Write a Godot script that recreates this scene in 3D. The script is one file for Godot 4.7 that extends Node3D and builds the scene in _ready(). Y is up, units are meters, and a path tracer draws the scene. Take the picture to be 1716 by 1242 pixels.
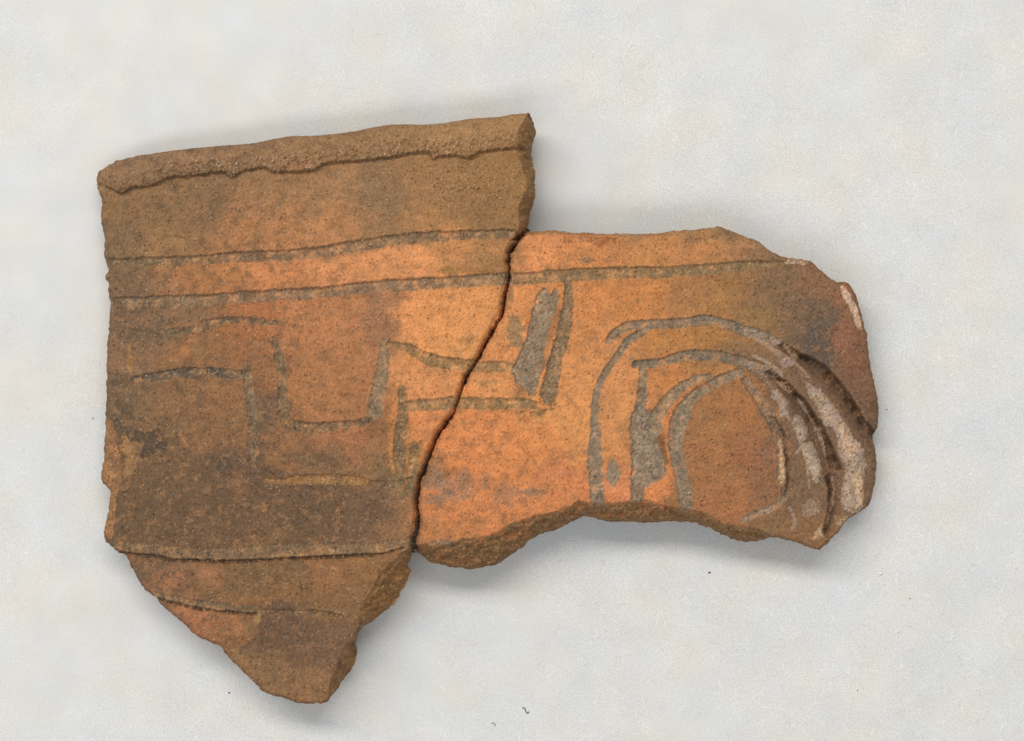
extends Node3D
# Two joining sherds of a pottery vessel lying on a sheet of fibrous paper, seen from above.
# Lengths are worked out in tenths of a millimetre (U), which is one pixel of the photograph on the paper.

const U := 0.0001
const CU := 858.0
const CV := 621.0
const EYE := 4200.0
const THICK := 52.0
const LIFT_LEFT := 20.0                # so that each sherd just touches the paper
const LIFT_RIGHT := 11.0
const U0 := 150.0
const V0 := 186.0
const STEP := 1.6
const NU := 834
const NV := 626

var owner_of := PackedByteArray()       # 0 nothing, 1 left sherd, 2 right sherd
var used := PackedByteArray()           # also the border nodes that are moved onto the outline
var rise := PackedFloat32Array()        # relief added to the smooth height
var pu := PackedFloat32Array()
var pv := PackedFloat32Array()
var edge := PackedFloat32Array()        # distance to the outline
var region := PackedByteArray()
var cr := PackedFloat32Array()
var cg := PackedFloat32Array()
var cb := PackedFloat32Array()
var cw := PackedFloat32Array()
var warp_u := PackedFloat32Array()
var warp_v := PackedFloat32Array()
var fine := PackedFloat32Array()
var mid := PackedFloat32Array()
var td := PackedFloat32Array()
var ts := PackedFloat32Array()
var tw := PackedFloat32Array()
var tn := PackedFloat32Array()
var grit := PackedFloat32Array()        # how sandy a spot is
var region_name: Array[String] = [""]
var region_owner: Array[int] = [0]
var region_label: Array[String] = [""]
var now := 1
var clay: StandardMaterial3D


func _ready() -> void:
	var cam := Camera3D.new()
	cam.name = "camera"
	add_child(cam)
	cam.position = Vector3(0, EYE * U, 0)
	cam.rotation_degrees = Vector3(-90, 0, 0)
	cam.fov = 2.0 * rad_to_deg(atan(CV / EYE))
	cam.near = 0.02
	cam.far = 20.0
	cam.current = true
	var env := Environment.new()
	env.background_mode = Environment.BG_COLOR
	env.background_color = Color(0.35, 0.355, 0.355).linear_to_srgb()
	env.tonemap_mode = Environment.TONE_MAPPER_LINEAR
	env.tonemap_exposure = 1.0
	env.sdfgi_enabled = true
	env.ssao_enabled = true
	env.ssil_enabled = true
	var we := WorldEnvironment.new()
	we.name = "room_light"
	we.environment = env
	add_child(we)
	ceiling_lamp(Vector3(-0.20, 0.92, -0.54), Vector2(1.2, 0.24), 0.95, Color(1.0, 0.985, 0.955))
	ceiling_lamp(Vector3(-0.26, 0.95, 0.48), Vector2(1.2, 0.26), 0.38, Color(0.98, 0.99, 1.0))

	clay = StandardMaterial3D.new()
	clay.resource_name = "fired_clay"
	clay.vertex_color_use_as_albedo = true
	clay.roughness = 0.86
	clay.metallic_specular = 0.35

	paper()
	start_fields()
	outlines()
	base_colours()
	stains()
	lip()
	left_lines()
	right_lines()
	white_patches()
	broken_faces()
	surface_grain()
	build_sherd(1, "pottery_sherd", "larger left sherd with thick rolled rim and stepped incised lines, brown to orange", 520.0, 680.0)
	build_sherd(2, "pottery_sherd", "smaller right orange sherd with incised concentric arches and white residue at its rounded end", 1080.0, 660.0)
	litter()


func ceiling_lamp(at: Vector3, size: Vector2, energy: float, tint: Color) -> void:
	var l := AreaLight3D.new()
	l.name = "ceiling_lamp_light"
	l.area_size = size
	l.light_energy = energy
	l.light_color = tint
	l.area_range = 8.0
	l.shadow_enabled = true
	add_child(l, true)
	l.look_at_from_position(at, Vector3.ZERO, Vector3(0, 0, -1))


# ---------------------------------------------------------------- the paper
func noise(sd: int, freq: float, octaves := 1, kind := FastNoiseLite.TYPE_SIMPLEX_SMOOTH) -> FastNoiseLite:
	var n := FastNoiseLite.new()
	n.seed = sd
	n.frequency = freq
	n.noise_type = kind
	n.fractal_type = FastNoiseLite.FRACTAL_FBM if octaves > 1 else FastNoiseLite.FRACTAL_NONE
	n.fractal_octaves = octaves
	return n


func paper() -> void:
	var n := 2048
	var im: Image = noise(5, 0.36, 3).get_image(n, n)
	im.convert(Image.FORMAT_RGB8)
	im.adjust_bcs(1.0, 0.095, 1.0)
	im.adjust_bcs(1.79, 1.0, 1.0)
	var rng := RandomNumberGenerator.new()
	rng.seed = 11
	for k in 60000:
		var x := rng.randf() * n
		var y := rng.randf() * n
		var a := rng.randf() * TAU
		var bend := rng.randfn(0.0, 0.045)
		var long := int(rng.randf_range(3, 15))
		var lift := rng.randf_range(0.01, 0.055) * (1.0 if rng.randf() < 0.6 else -0.9)
		for s in long:
			a += bend + rng.randfn(0.0, 0.04)
			x += cos(a)
			y += sin(a)
			var xi := posmod(int(x), n)
			var yi := posmod(int(y), n)
			var c := im.get_pixel(xi, yi)
			im.set_pixel(xi, yi, Color(c.r + lift, c.g + lift, c.b + lift * 0.95))
	# pressed smoother in places
	var veil := Image.create(96, 96, false, Image.FORMAT_RGBA8)
	var patch := noise(6, 0.045, 2)
	for y in 96:
		for x in 96:
			veil.set_pixel(x, y, Color(0.897, 0.897, 0.897, clampf(0.78 - 0.0075 * (x + y) + 0.7 * patch.get_noise_2d(x, y), 0.0, 0.85)))
	veil.resize(n, n, Image.INTERPOLATE_CUBIC)
	im.convert(Image.FORMAT_RGBA8)
	im.blend_rect(veil, Rect2i(0, 0, n, n), Vector2i.ZERO)
	im.convert(Image.FORMAT_RGB8)
	var tex := ImageTexture.create_from_image(im)
	var m := StandardMaterial3D.new()
	m.resource_name = "fibrous_paper"
	m.albedo_texture = tex
	m.vertex_color_use_as_albedo = true
	m.roughness = 0.95
	m.metallic_specular = 0.2
	m.heightmap_enabled = true
	m.heightmap_texture = tex
	m.heightmap_scale = 0.009
	var blot := noise(21, 0.0085, 3)
	var blot2 := noise(22, 0.013, 2)
	var cool := noise(23, 0.006, 2)
	var st := SurfaceTool.new()
	st.begin(Mesh.PRIMITIVE_TRIANGLES)
	var w := 340
	var h := 260
	var gap := 12.0
	for j in h:
		for i in w:
			var u := CU + (i - w / 2) * gap
			var v := CV + (j - h / 2) * gap
			var k := 1.0 + 0.046 * blot.get_noise_2d(u, v) + 0.024 * blot2.get_noise_2d(u, v)
			var t := cool.get_noise_2d(u, v) + 0.5 * blot2.get_noise_2d(u + 900, v)
			st.set_color(Color(0.862 * k * (1.0 + 0.034 * t), 0.862 * k * (0.992 + 0.003 * t), 0.862 * k * (0.972 - 0.046 * t)))
			st.set_uv(Vector2(u + 260.0, v + 300.0) / 2400.0)
			st.set_normal(Vector3.UP)
			st.add_vertex(Vector3((u - CU) * U, 0, (v - CV) * U))
	for j in h - 1:
		for i in w - 1:
			var a := j * w + i
			for q in [a, a + 1, a + w, a + 1, a + w + 1, a + w]:
				st.add_index(q)
	st.generate_tangents()
	var o := MeshInstance3D.new()
	o.name = "paper_ground"
	o.mesh = st.commit()
	o.material_override = m
	o.set_meta("kind", "structure")
	o.set_meta("label", "pale grey white fibrous paper sheet under the sherds")
	add_child(o)


# ---------------------------------------------------------------- shape of the vessel wall
func bump(x: float) -> float:
	return exp(-x * x)


func smooth_height(u: float, v: float, who: int) -> float:
	var a := (u - 810.0) / 680.0
	var b := (v - 620.0) / 560.0
	var z := THICK + 64.0 * (1.0 - a * a) - (78.0 if v < 620.0 else 34.0) * b * b
	if who == 2:
		var dx := (u - 1225.0) / 175.0
		var dy := (v - 745.0) / 170.0
		z += 16.0 * exp(-dx * dx - dy * dy) + 4.0 + LIFT_RIGHT
		z -= 26.0 * smoothstep(1395.0, 1480.0, u)
	else:
		z += LIFT_LEFT - 4.0 * smoothstep(250.0, 160.0, u)
	return z


func plan(p: Vector2, who: int) -> Vector2:
	# where a point seen in the photograph lies on the sherd, seen square from above
	var z := smooth_height(p.x, p.y, who)
	var c := Vector2(CU, CV)
	return c + (p - c) * (1.0 - z / EYE)


func pts(flat: Array, who: int) -> PackedVector2Array:
	var out := PackedVector2Array()
	for k in range(0, flat.size(), 2):
		out.append(plan(Vector2(flat[k], flat[k + 1]), who))
	return out


func rounded(p: PackedVector2Array, per: float, closed := false) -> PackedVector2Array:
	var out := PackedVector2Array()
	var n := p.size()
	for k in (n if closed else n - 1):
		var a := p[(k - 1 + n) % n] if closed or k > 0 else p[k]
		var b := p[k]
		var c := p[(k + 1) % n]
		var d := p[(k + 2) % n] if closed or k + 2 < n else c
		var many := maxi(1, int(b.distance_to(c) / per))
		for s in many:
			var t := float(s) / many
			out.append(b.cubic_interpolate(c, a, d, t))
	if not closed:
		out.append(p[n - 1])
	return out


func start_fields() -> void:
	var n := NU * NV
	rise.resize(n); pu.resize(n); pv.resize(n); edge.resize(n); cr.resize(n); cg.resize(n); cb.resize(n); cw.resize(n)
	warp_u.resize(n); warp_v.resize(n); fine.resize(n); mid.resize(n); td.resize(n); ts.resize(n); tw.resize(n); tn.resize(n); grit.resize(n)
	owner_of.resize(n); used.resize(n); region.resize(n)
	edge.fill(999.0)
	td.fill(999.0)


func fill_polygon(p: PackedVector2Array, mark: Callable) -> void:
	var lo := INF
	var hi := -INF
	for q in p:
		lo = minf(lo, q.y)
		hi = maxf(hi, q.y)
	var n := p.size()
	for j in range(maxi(0, int((lo - V0) / STEP)), mini(NV - 1, int((hi - V0) / STEP) + 1) + 1):
		var v := V0 + j * STEP
		var xs := PackedFloat32Array()
		for k in n:
			var a := p[k]
			var b := p[(k + 1) % n]
			if (a.y <= v) != (b.y <= v):
				xs.append(a.x + (v - a.y) / (b.y - a.y) * (b.x - a.x))
		xs.sort()
		for k in range(0, xs.size() - 1, 2):
			var i0 := maxi(0, ceili((xs[k] - U0) / STEP))
			var i1 := mini(NU - 1, floori((xs[k + 1] - U0) / STEP))
			if i1 >= i0:
				mark.call(j * NU + i0, j * NU + i1)


func outlines() -> void:
	var left := [157.5, 301, 163, 287, 182, 273, 210, 263, 257, 255, 313, 247, 373.5, 242, 420, 238, 478, 227, 530, 225, 590, 218, 651, 207, 723, 206, 788, 197, 847, 193, 886, 192.5, 893.6, 200, 897, 221, 891, 249, 897, 287, 896, 329, 889, 357, 884, 380,
		872, 394, 857, 410, 849, 424, 848, 442, 849, 464, 842, 489, 839, 508, 836, 528, 823, 548, 812, 570, 800, 592, 788, 615, 779, 628, 772, 648, 765, 668, 757, 691, 744, 706, 730, 724, 722, 745, 709, 783, 700, 803, 695, 825, 695, 845, 696, 862, 694, 883, 689, 908, 690, 927, 687, 940, 682, 950, 686, 962, 681, 976, 670, 998, 654, 1019, 624, 1043, 603, 1058, 594, 1080, 595, 1101, 588, 1122, 567, 1152, 553, 1173, 539, 1180, 503, 1178, 473, 1169, 448, 1164, 427, 1146, 406, 1125, 385, 1104, 376, 1093, 370, 1084, 348, 1075, 327, 1064, 306, 1043, 279, 1022, 260, 1001, 242, 986, 227, 964, 218, 943, 211, 932, 196, 925, 184, 913, 175, 905, 175, 885, 181, 855, 184, 834, 185, 824, 177, 815, 170, 808, 170, 787, 174, 764, 173, 745, 176, 720, 178, 662, 180, 585, 183, 545, 185, 512, 182, 489, 182, 475, 175, 463, 181, 452, 175, 431, 175, 392, 170, 371, 170, 333, 162, 312]
	outline(1, left)
	var right := [856, 440, 855, 426, 861, 413, 876, 394, 888, 388, 934, 385, 971, 389, 1011, 390, 1061, 390, 1097, 390, 1122, 387, 1160, 384, 1184, 380, 1206, 379, 1222, 383, 1246, 394, 1272, 402, 1287, 414, 1305, 425, 1327, 432, 1361, 437, 1381, 454, 1405, 472, 1421, 475, 1434, 497, 1442, 523, 1449, 547, 1454, 577, 1460, 620, 1470, 662, 1472, 701, 1465, 740, 1469, 772, 1464, 820, 1452, 850, 1421, 871, 1400, 895, 1382, 915, 1370, 921, 1347, 914, 1323, 906, 1299, 902, 1278, 909, 1248, 910, 1221, 903, 1201, 892, 1180, 883, 1150, 877, 1100, 878, 1060, 877, 1020, 876, 1004, 873, 991, 869, 975, 870, 950, 881, 928, 894, 910, 896, 889, 906, 876, 922, 856, 933, 835, 949, 806, 954, 786, 957, 765, 955, 725, 947, 707, 937, 696, 926, 697, 908, 703, 883, 704, 862, 702, 845, 704, 825, 708, 803, 718, 783, 731, 745, 744, 722, 754, 706, 762, 690, 772, 668, 779, 648, 788, 628, 798, 614, 810, 592, 821, 570, 833, 548, 845, 526, 847, 508, 851, 488, 855, 464]
	outline(2, right)


func outline(who: int, flat: Array) -> void:
	var rough := pts(flat, who)
	var p := rounded(rough, 3.0, true)
	var chip := noise(31 + who, 0.09, 3)
	var big := noise(41 + who, 0.028, 2)
	for k in p.size():
		var d := (p[(k + 1) % p.size()] - p[k - 1]).orthogonal().normalized()
		var calm := 0.35 if who == 1 and p[k].y < 262.0 and p[k].x < 880.0 else 1.0
		p[k] += d * calm * (2.3 * chip.get_noise_2d(p[k].x, p[k].y) + 1.6 * big.get_noise_2d(p[k].x, p[k].y))
	fill_polygon(p, func(a: int, b: int) -> void:
		for q in range(a, b + 1):
			owner_of[q] = who
			used[q] = who)
	for q in owner_of.size():
		if owner_of[q] == who:
			pu[q] = U0 + (q % NU) * STEP
			pv[q] = V0 + (q / NU) * STEP
	# distance to the outline, wide
	var n := rough.size()
	for k in n:
		near_segment(rough[k], rough[(k + 1) % n], 80.0, who)
	# nodes just outside are moved onto the outline
	var best := {}
	n = p.size()
	for k in n:
		var a := p[k]
		var b := p[(k + 1) % n]
		var ab := b - a
		var l2 := maxf(ab.length_squared(), 1e-6)
		for j in range(int((minf(a.y, b.y) - 3.5 - V0) / STEP), int((maxf(a.y, b.y) + 3.5 - V0) / STEP) + 1):
			for i in range(int((minf(a.x, b.x) - 3.5 - U0) / STEP), int((maxf(a.x, b.x) + 3.5 - U0) / STEP) + 1):
				if i < 1 or j < 1 or i >= NU - 1 or j >= NV - 1:
					continue
				var q := j * NU + i
				var s := Vector2(U0 + i * STEP, V0 + j * STEP)
				var c := a + ab * clampf((s - a).dot(ab) / l2, 0.0, 1.0)
				var d := s.distance_to(c)
				if owner_of[q] == who:
					edge[q] = minf(edge[q], d) if edge[q] > 4.0 else minf(edge[q], d)
					continue
				if owner_of[q] != 0:
					continue
				if not best.has(q) or best[q][0] > d:
					best[q] = [d, c]
	for q: int in best:
		var touches := false
		for e in [-1, 1, NU, -NU, NU + 1, NU - 1, -NU - 1, 1 - NU]:
			if owner_of[q + e] == who:
				touches = true
		if touches and used[q] == 0:
			used[q] = who
			pu[q] = best[q][1].x
			pv[q] = best[q][1].y
			edge[q] = 0.0


func near_segment(a: Vector2, b: Vector2, reach: float, who: int) -> void:
	var ab := b - a
	var l2 := maxf(ab.length_squared(), 1e-6)
	for j in range(maxi(0, int((minf(a.y, b.y) - reach - V0) / STEP)), mini(NV, int((maxf(a.y, b.y) + reach - V0) / STEP) + 1)):
		var v := V0 + j * STEP
		for i in range(maxi(0, int((minf(a.x, b.x) - reach - U0) / STEP)), mini(NU, int((maxf(a.x, b.x) + reach - U0) / STEP) + 1)):
			var q := j * NU + i
			if owner_of[q] != who:
				continue
			var x := U0 + i * STEP - a.x
			var y := v - a.y
			var t := clampf((x * ab.x + y * ab.y) / l2, 0.0, 1.0)
			x -= ab.x * t
			y -= ab.y * t
			var d := sqrt(x * x + y * y)
			if d < edge[q]:
				edge[q] = d


# ---------------------------------------------------------------- colour of the clay
func tone(r: int, g: int, b: int) -> Color:
	# base colour from the look of a patch under these lamps; orange values are given too saturated, so green and blue are raised
	var c := Color8(r, g, b).srgb_to_linear()
	var f := smoothstep(0.2, 0.66, float(r - b) / r)
	return Color(c.r * 1.015, c.g * lerpf(1.05, 1.225, f), c.b * lerpf(1.05, 1.52, f))


func blob(u: float, v: float, ru: float, rv: float, r: int, g: int, b: int, weight := 1.0) -> void:
	var who := 1 if inside_left(u, v) else 2
	var c := tone(r, g, b)
	var p := plan(Vector2(u, v), who)
	for j in range(maxi(0, int((p.y - 2.6 * rv - V0) / STEP)), mini(NV, int((p.y + 2.6 * rv - V0) / STEP))):
		for i in range(maxi(0, int((p.x - 2.6 * ru - U0) / STEP)), mini(NU, int((p.x + 2.6 * ru - U0) / STEP))):
			var q := j * NU + i
			if used[q] == 0:
				continue
			var x := (pu[q] + warp_u[q] - p.x) / ru
			var y := (pv[q] + warp_v[q] - p.y) / rv
			var w := weight * exp(-(x * x + y * y) * 1.3)
			cr[q] += c.r * w
			cg[q] += c.g * w
			cb[q] += c.b * w
			cw[q] += w


func inside_left(u: float, v: float) -> bool:
	return u < 850.0 - maxf(0.0, v - 440.0) * 0.38 if v < 840.0 else u < 695.0


func base_colours() -> void:
	var wa := noise(51, 0.012, 4)
	var wb := noise(52, 0.012, 4)
	var fa := noise(53, 0.11, 2)
	var ma := noise(54, 0.035, 3)
	for q in used.size():
		if used[q]:
			var u := pu[q]
			var v := pv[q]
			warp_u[q] = 42.0 * wa.get_noise_2d(u, v)
			warp_v[q] = 34.0 * wb.get_noise_2d(u, v)
			fine[q] = fa.get_noise_2d(u, v)
			mid[q] = ma.get_noise_2d(u, v)
			cr[q] = 0.0024
			cg[q] = 0.0011
			cb[q] = 0.0005
			cw[q] = 0.012
	# rim band and upper wall, left sherd
	blob(220, 285, 70, 25, 138, 100, 68); blob(400, 262, 90, 24, 142, 102, 68); blob(600, 240, 90, 24, 146, 104, 66); blob(800, 222, 90, 26, 156, 110, 68)
	blob(230, 350, 60, 40, 130, 92, 58); blob(210, 410, 45, 35, 122, 90, 60); blob(340, 350, 60, 45, 128, 91, 58); blob(270, 410, 40, 26, 148, 102, 62)
	blob(420, 385, 60, 34, 164, 104, 62); blob(470, 330, 50, 34, 150, 102, 64); blob(550, 385, 55, 34, 172, 110, 66); blob(560, 320, 45, 32, 156, 106, 66)
	blob(640, 330, 42, 44, 132, 96, 64, 1.2); blob(700, 370, 50, 26, 160, 106, 62); blob(720, 310, 45, 35, 150, 102, 62); blob(800, 300, 50, 36, 146, 100, 58); blob(810, 350, 50, 34, 136, 94, 56); blob(850, 300, 26, 60, 144, 98, 56)
	# band between the two long lines
	blob(210, 470, 34, 24, 118, 86, 60); blob(275, 472, 26, 20, 150, 98, 62); blob(350, 470, 50, 20, 164, 102, 58); blob(460, 462, 60, 20, 188, 114, 66); blob(570, 450, 60, 20, 198, 122, 72); blob(680, 435, 60, 20, 208, 128, 74); blob(770, 425, 45, 22, 190, 120, 68); blob(820, 440, 36, 34, 148, 100, 58)
	# stepped field
	blob(215, 560, 40, 40, 118, 86, 61); blob(220, 610, 34, 26, 138, 96, 64); blob(290, 525, 40, 16, 130, 92, 62); blob(330, 575, 44, 24, 138, 92, 56); blob(400, 560, 36, 30, 150, 92, 54); blob(312, 578, 12, 16, 164, 102, 60, 1.4)
	blob(440, 520, 36, 20, 164, 96, 56); blob(540, 540, 60, 32, 176, 108, 64); blob(590, 590, 50, 50, 168, 104, 62); blob(545, 640, 45, 50, 164, 102, 60); blob(640, 545, 26, 34, 150, 98, 66, 1.6); blob(720, 540, 50, 40, 212, 130, 72); blob(790, 510, 40, 40, 206, 128, 70); blob(700, 640, 40, 26, 204, 126, 72); blob(750, 570, 40, 26, 210, 132, 72)
	blob(446, 640, 20, 40, 140, 88, 54); blob(445, 690, 18, 30, 114, 82, 58, 1.3)
	blob(220, 660, 34, 40, 112, 84, 58); blob(300, 680, 46, 34, 128, 88, 56); blob(370, 660, 40, 30, 140, 92, 56); blob(360, 720, 46, 34, 132, 88, 54); blob(280, 740, 46, 30, 116, 82, 54); blob(240, 690, 24, 24, 128, 92, 58)
	blob(500, 745, 44, 22, 140, 90, 54); blob(590, 745, 44, 20, 160, 98, 60); blob(560, 775, 50, 20, 124, 86, 56); blob(720, 690, 26, 26, 208, 122, 68); blob(695, 750, 16, 34, 170, 106, 60); blob(640, 770, 22, 24, 140, 94, 58)
	# lower dark zone
	blob(300, 800, 70, 30, 108, 78, 52, 1.2); blob(400, 790, 50, 34, 100, 74, 54, 1.2); blob(260, 860, 60, 36, 104, 76, 52, 1.2); blob(380, 860, 70, 36, 106, 76, 52, 1.2); blob(500, 860, 70, 34, 102, 75, 53, 1.3); blob(600, 860, 56, 34, 108, 78, 54, 1.2); blob(668, 865, 22, 40, 146, 98, 62)
	blob(405, 805, 12, 14, 146, 92, 54, 1.1); blob(457, 856, 20, 18, 134, 90, 54); blob(450, 905, 30, 14, 124, 84, 52)
	blob(270, 955, 40, 18, 114, 82, 56); blob(290, 972, 32, 16, 134, 88, 58, 1.0); blob(350, 965, 26, 20, 148, 94, 58); blob(450, 960, 70, 26, 120, 84, 52); blob(560, 960, 40, 20, 150, 94, 56); blob(620, 970, 40, 34, 134, 90, 52)
	blob(320, 1030, 26, 18, 146, 90, 58, 1.1); blob(345, 1052, 22, 22, 142, 90, 56, 1.1); blob(390, 1056, 18, 24, 140, 90, 54, 1.1); blob(370, 1000, 50, 14, 130, 88, 54); blob(480, 1000, 60, 18, 128, 86, 50); blob(470, 1062, 50, 30, 104, 75, 54, 1.3); blob(540, 1065, 40, 40, 112, 80, 56); blob(440, 1120, 40, 24, 132, 92, 58); blob(510, 1140, 50, 26, 134, 92, 58); blob(570, 1010, 40, 40, 128, 88, 54)
	# right sherd
	blob(900, 420, 40, 26, 208, 126, 72); blob(990, 425, 50, 26, 192, 116, 64); blob(1080, 425, 50, 22, 182, 116, 64); blob(1160, 415, 46, 24, 182, 114, 64); blob(1230, 415, 34, 20, 158, 104, 64); blob(1290, 425, 30, 16, 138, 96, 64); blob(1200, 388, 40, 10, 148, 104, 64)
	blob(880, 500, 26, 30, 206, 124, 68); blob(1000, 500, 40, 30, 198, 118, 62); blob(1080, 505, 50, 30, 190, 114, 60); blob(1010, 570, 40, 40, 196, 120, 66); blob(1160, 500, 46, 30, 162, 104, 60); blob(1230, 490, 36, 26, 150, 100, 56); blob(1200, 515, 36, 18, 164, 106, 58); blob(1300, 490, 40, 36, 124, 90, 62); blob(1370, 480, 26, 26, 132, 90, 60); blob(1340, 530, 36, 36, 114, 86, 62, 1.2); blob(1375, 565, 24, 34, 96, 78, 66, 1.6); blob(1425, 560, 22, 50, 140, 90, 62); blob(1260, 540, 34, 18, 140, 98, 58); blob(1445, 640, 20, 40, 128, 86, 60); blob(1405, 620, 20, 24, 116, 80, 60)
	blob(820, 650, 34, 20, 212, 130, 72); blob(850, 560, 20, 40, 206, 124, 68); blob(960, 650, 34, 50, 206, 127, 70); blob(950, 720, 44, 34, 206, 128, 70); blob(800, 740, 50, 34, 206, 120, 66); blob(880, 750, 56, 34, 206, 120, 64); blob(780, 860, 60, 26, 196, 114, 64); blob(880, 835, 50, 20, 202, 118, 66); blob(960, 810, 36, 30, 200, 116, 66); blob(740, 890, 34, 26, 178, 108, 60)
	blob(1035, 690, 26, 60, 200, 124, 70); blob(1030, 640, 20, 30, 196, 122, 70); blob(1035, 820, 20, 20, 206, 120, 70); blob(1120, 570, 50, 22, 176, 110, 56); blob(1200, 570, 46, 20, 158, 102, 54); blob(1120, 635, 36, 20, 186, 112, 60); blob(1190, 615, 34, 14, 168, 106, 58); blob(1090, 590, 30, 12, 176, 112, 62); blob(1100, 825, 22, 16, 204, 118, 66); blob(1121, 750, 8, 60, 204, 118, 64)
	blob(1190, 700, 40, 36, 154, 98, 57); blob(1190, 780, 44, 40, 156, 98, 57); blob(1250, 690, 32, 34, 160, 98, 56); blob(1270, 760, 30, 34, 150, 92, 58); blob(1215, 830, 44, 28, 160, 98, 58); blob(1280, 820, 24, 30, 140, 90, 58); blob(1240, 640, 20, 18, 156, 98, 56)
	blob(1330, 690, 30, 60, 118, 86, 62, 1.2); blob(1340, 790, 34, 60, 120, 88, 62, 1.2); blob(1400, 690, 34, 60, 122, 88, 64, 1.2); blob(1420, 800, 40, 60, 124, 90, 64, 1.2); blob(1300, 870, 40, 24, 130, 92, 58); blob(1350, 890, 40, 24, 136, 92, 58); blob(1290, 620, 34, 20, 118, 84, 58); blob(1240, 590, 40, 18, 128, 92, 60); blob(1455, 730, 16, 40, 112, 82, 60)
	for q in used.size():
		if used[q]:
			var k := 1.0 / cw[q]
			cr[q] *= k
			cg[q] *= k
			cb[q] *= k


func dusty(r: int, g: int, b: int) -> Color:
	var c := Color8(r, g, b).srgb_to_linear()
	return Color(c.r * 1.08, c.g * 1.13, c.b * 1.18)


func dye(q: int, c: Color, a: float) -> void:
	cr[q] += (c.r - cr[q]) * a
	cg[q] += (c.g - cg[q]) * a
	cb[q] += (c.b - cb[q]) * a


func stain(u: float, v: float, ru: float, rv: float, r: int, g: int, b: int, strength := 0.8, ragged := 0.55, sink := 0.0) -> void:
	var who := 1 if inside_left(u, v) else 2
	var c := dusty(r, g, b)
	var p := plan(Vector2(u, v), who)
	for j in range(maxi(0, int((p.y - 1.6 * rv - V0) / STEP)), mini(NV, int((p.y + 1.6 * rv - V0) / STEP))):
		for i in range(maxi(0, int((p.x - 1.6 * ru - U0) / STEP)), mini(NU, int((p.x + 1.6 * ru - U0) / STEP))):
			var q := j * NU + i
			if used[q] != who:
				continue
			var x := (pu[q] - p.x) / ru
			var y := (pv[q] - p.y) / rv
			var d := sqrt(x * x + y * y) + ragged * (mid[q] + 0.6 * fine[q])
			var a := smoothstep(1.12, 0.78, d)
			if a > 0.0:
				dye(q, c, a * strength)
				rise[q] -= sink * a


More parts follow.
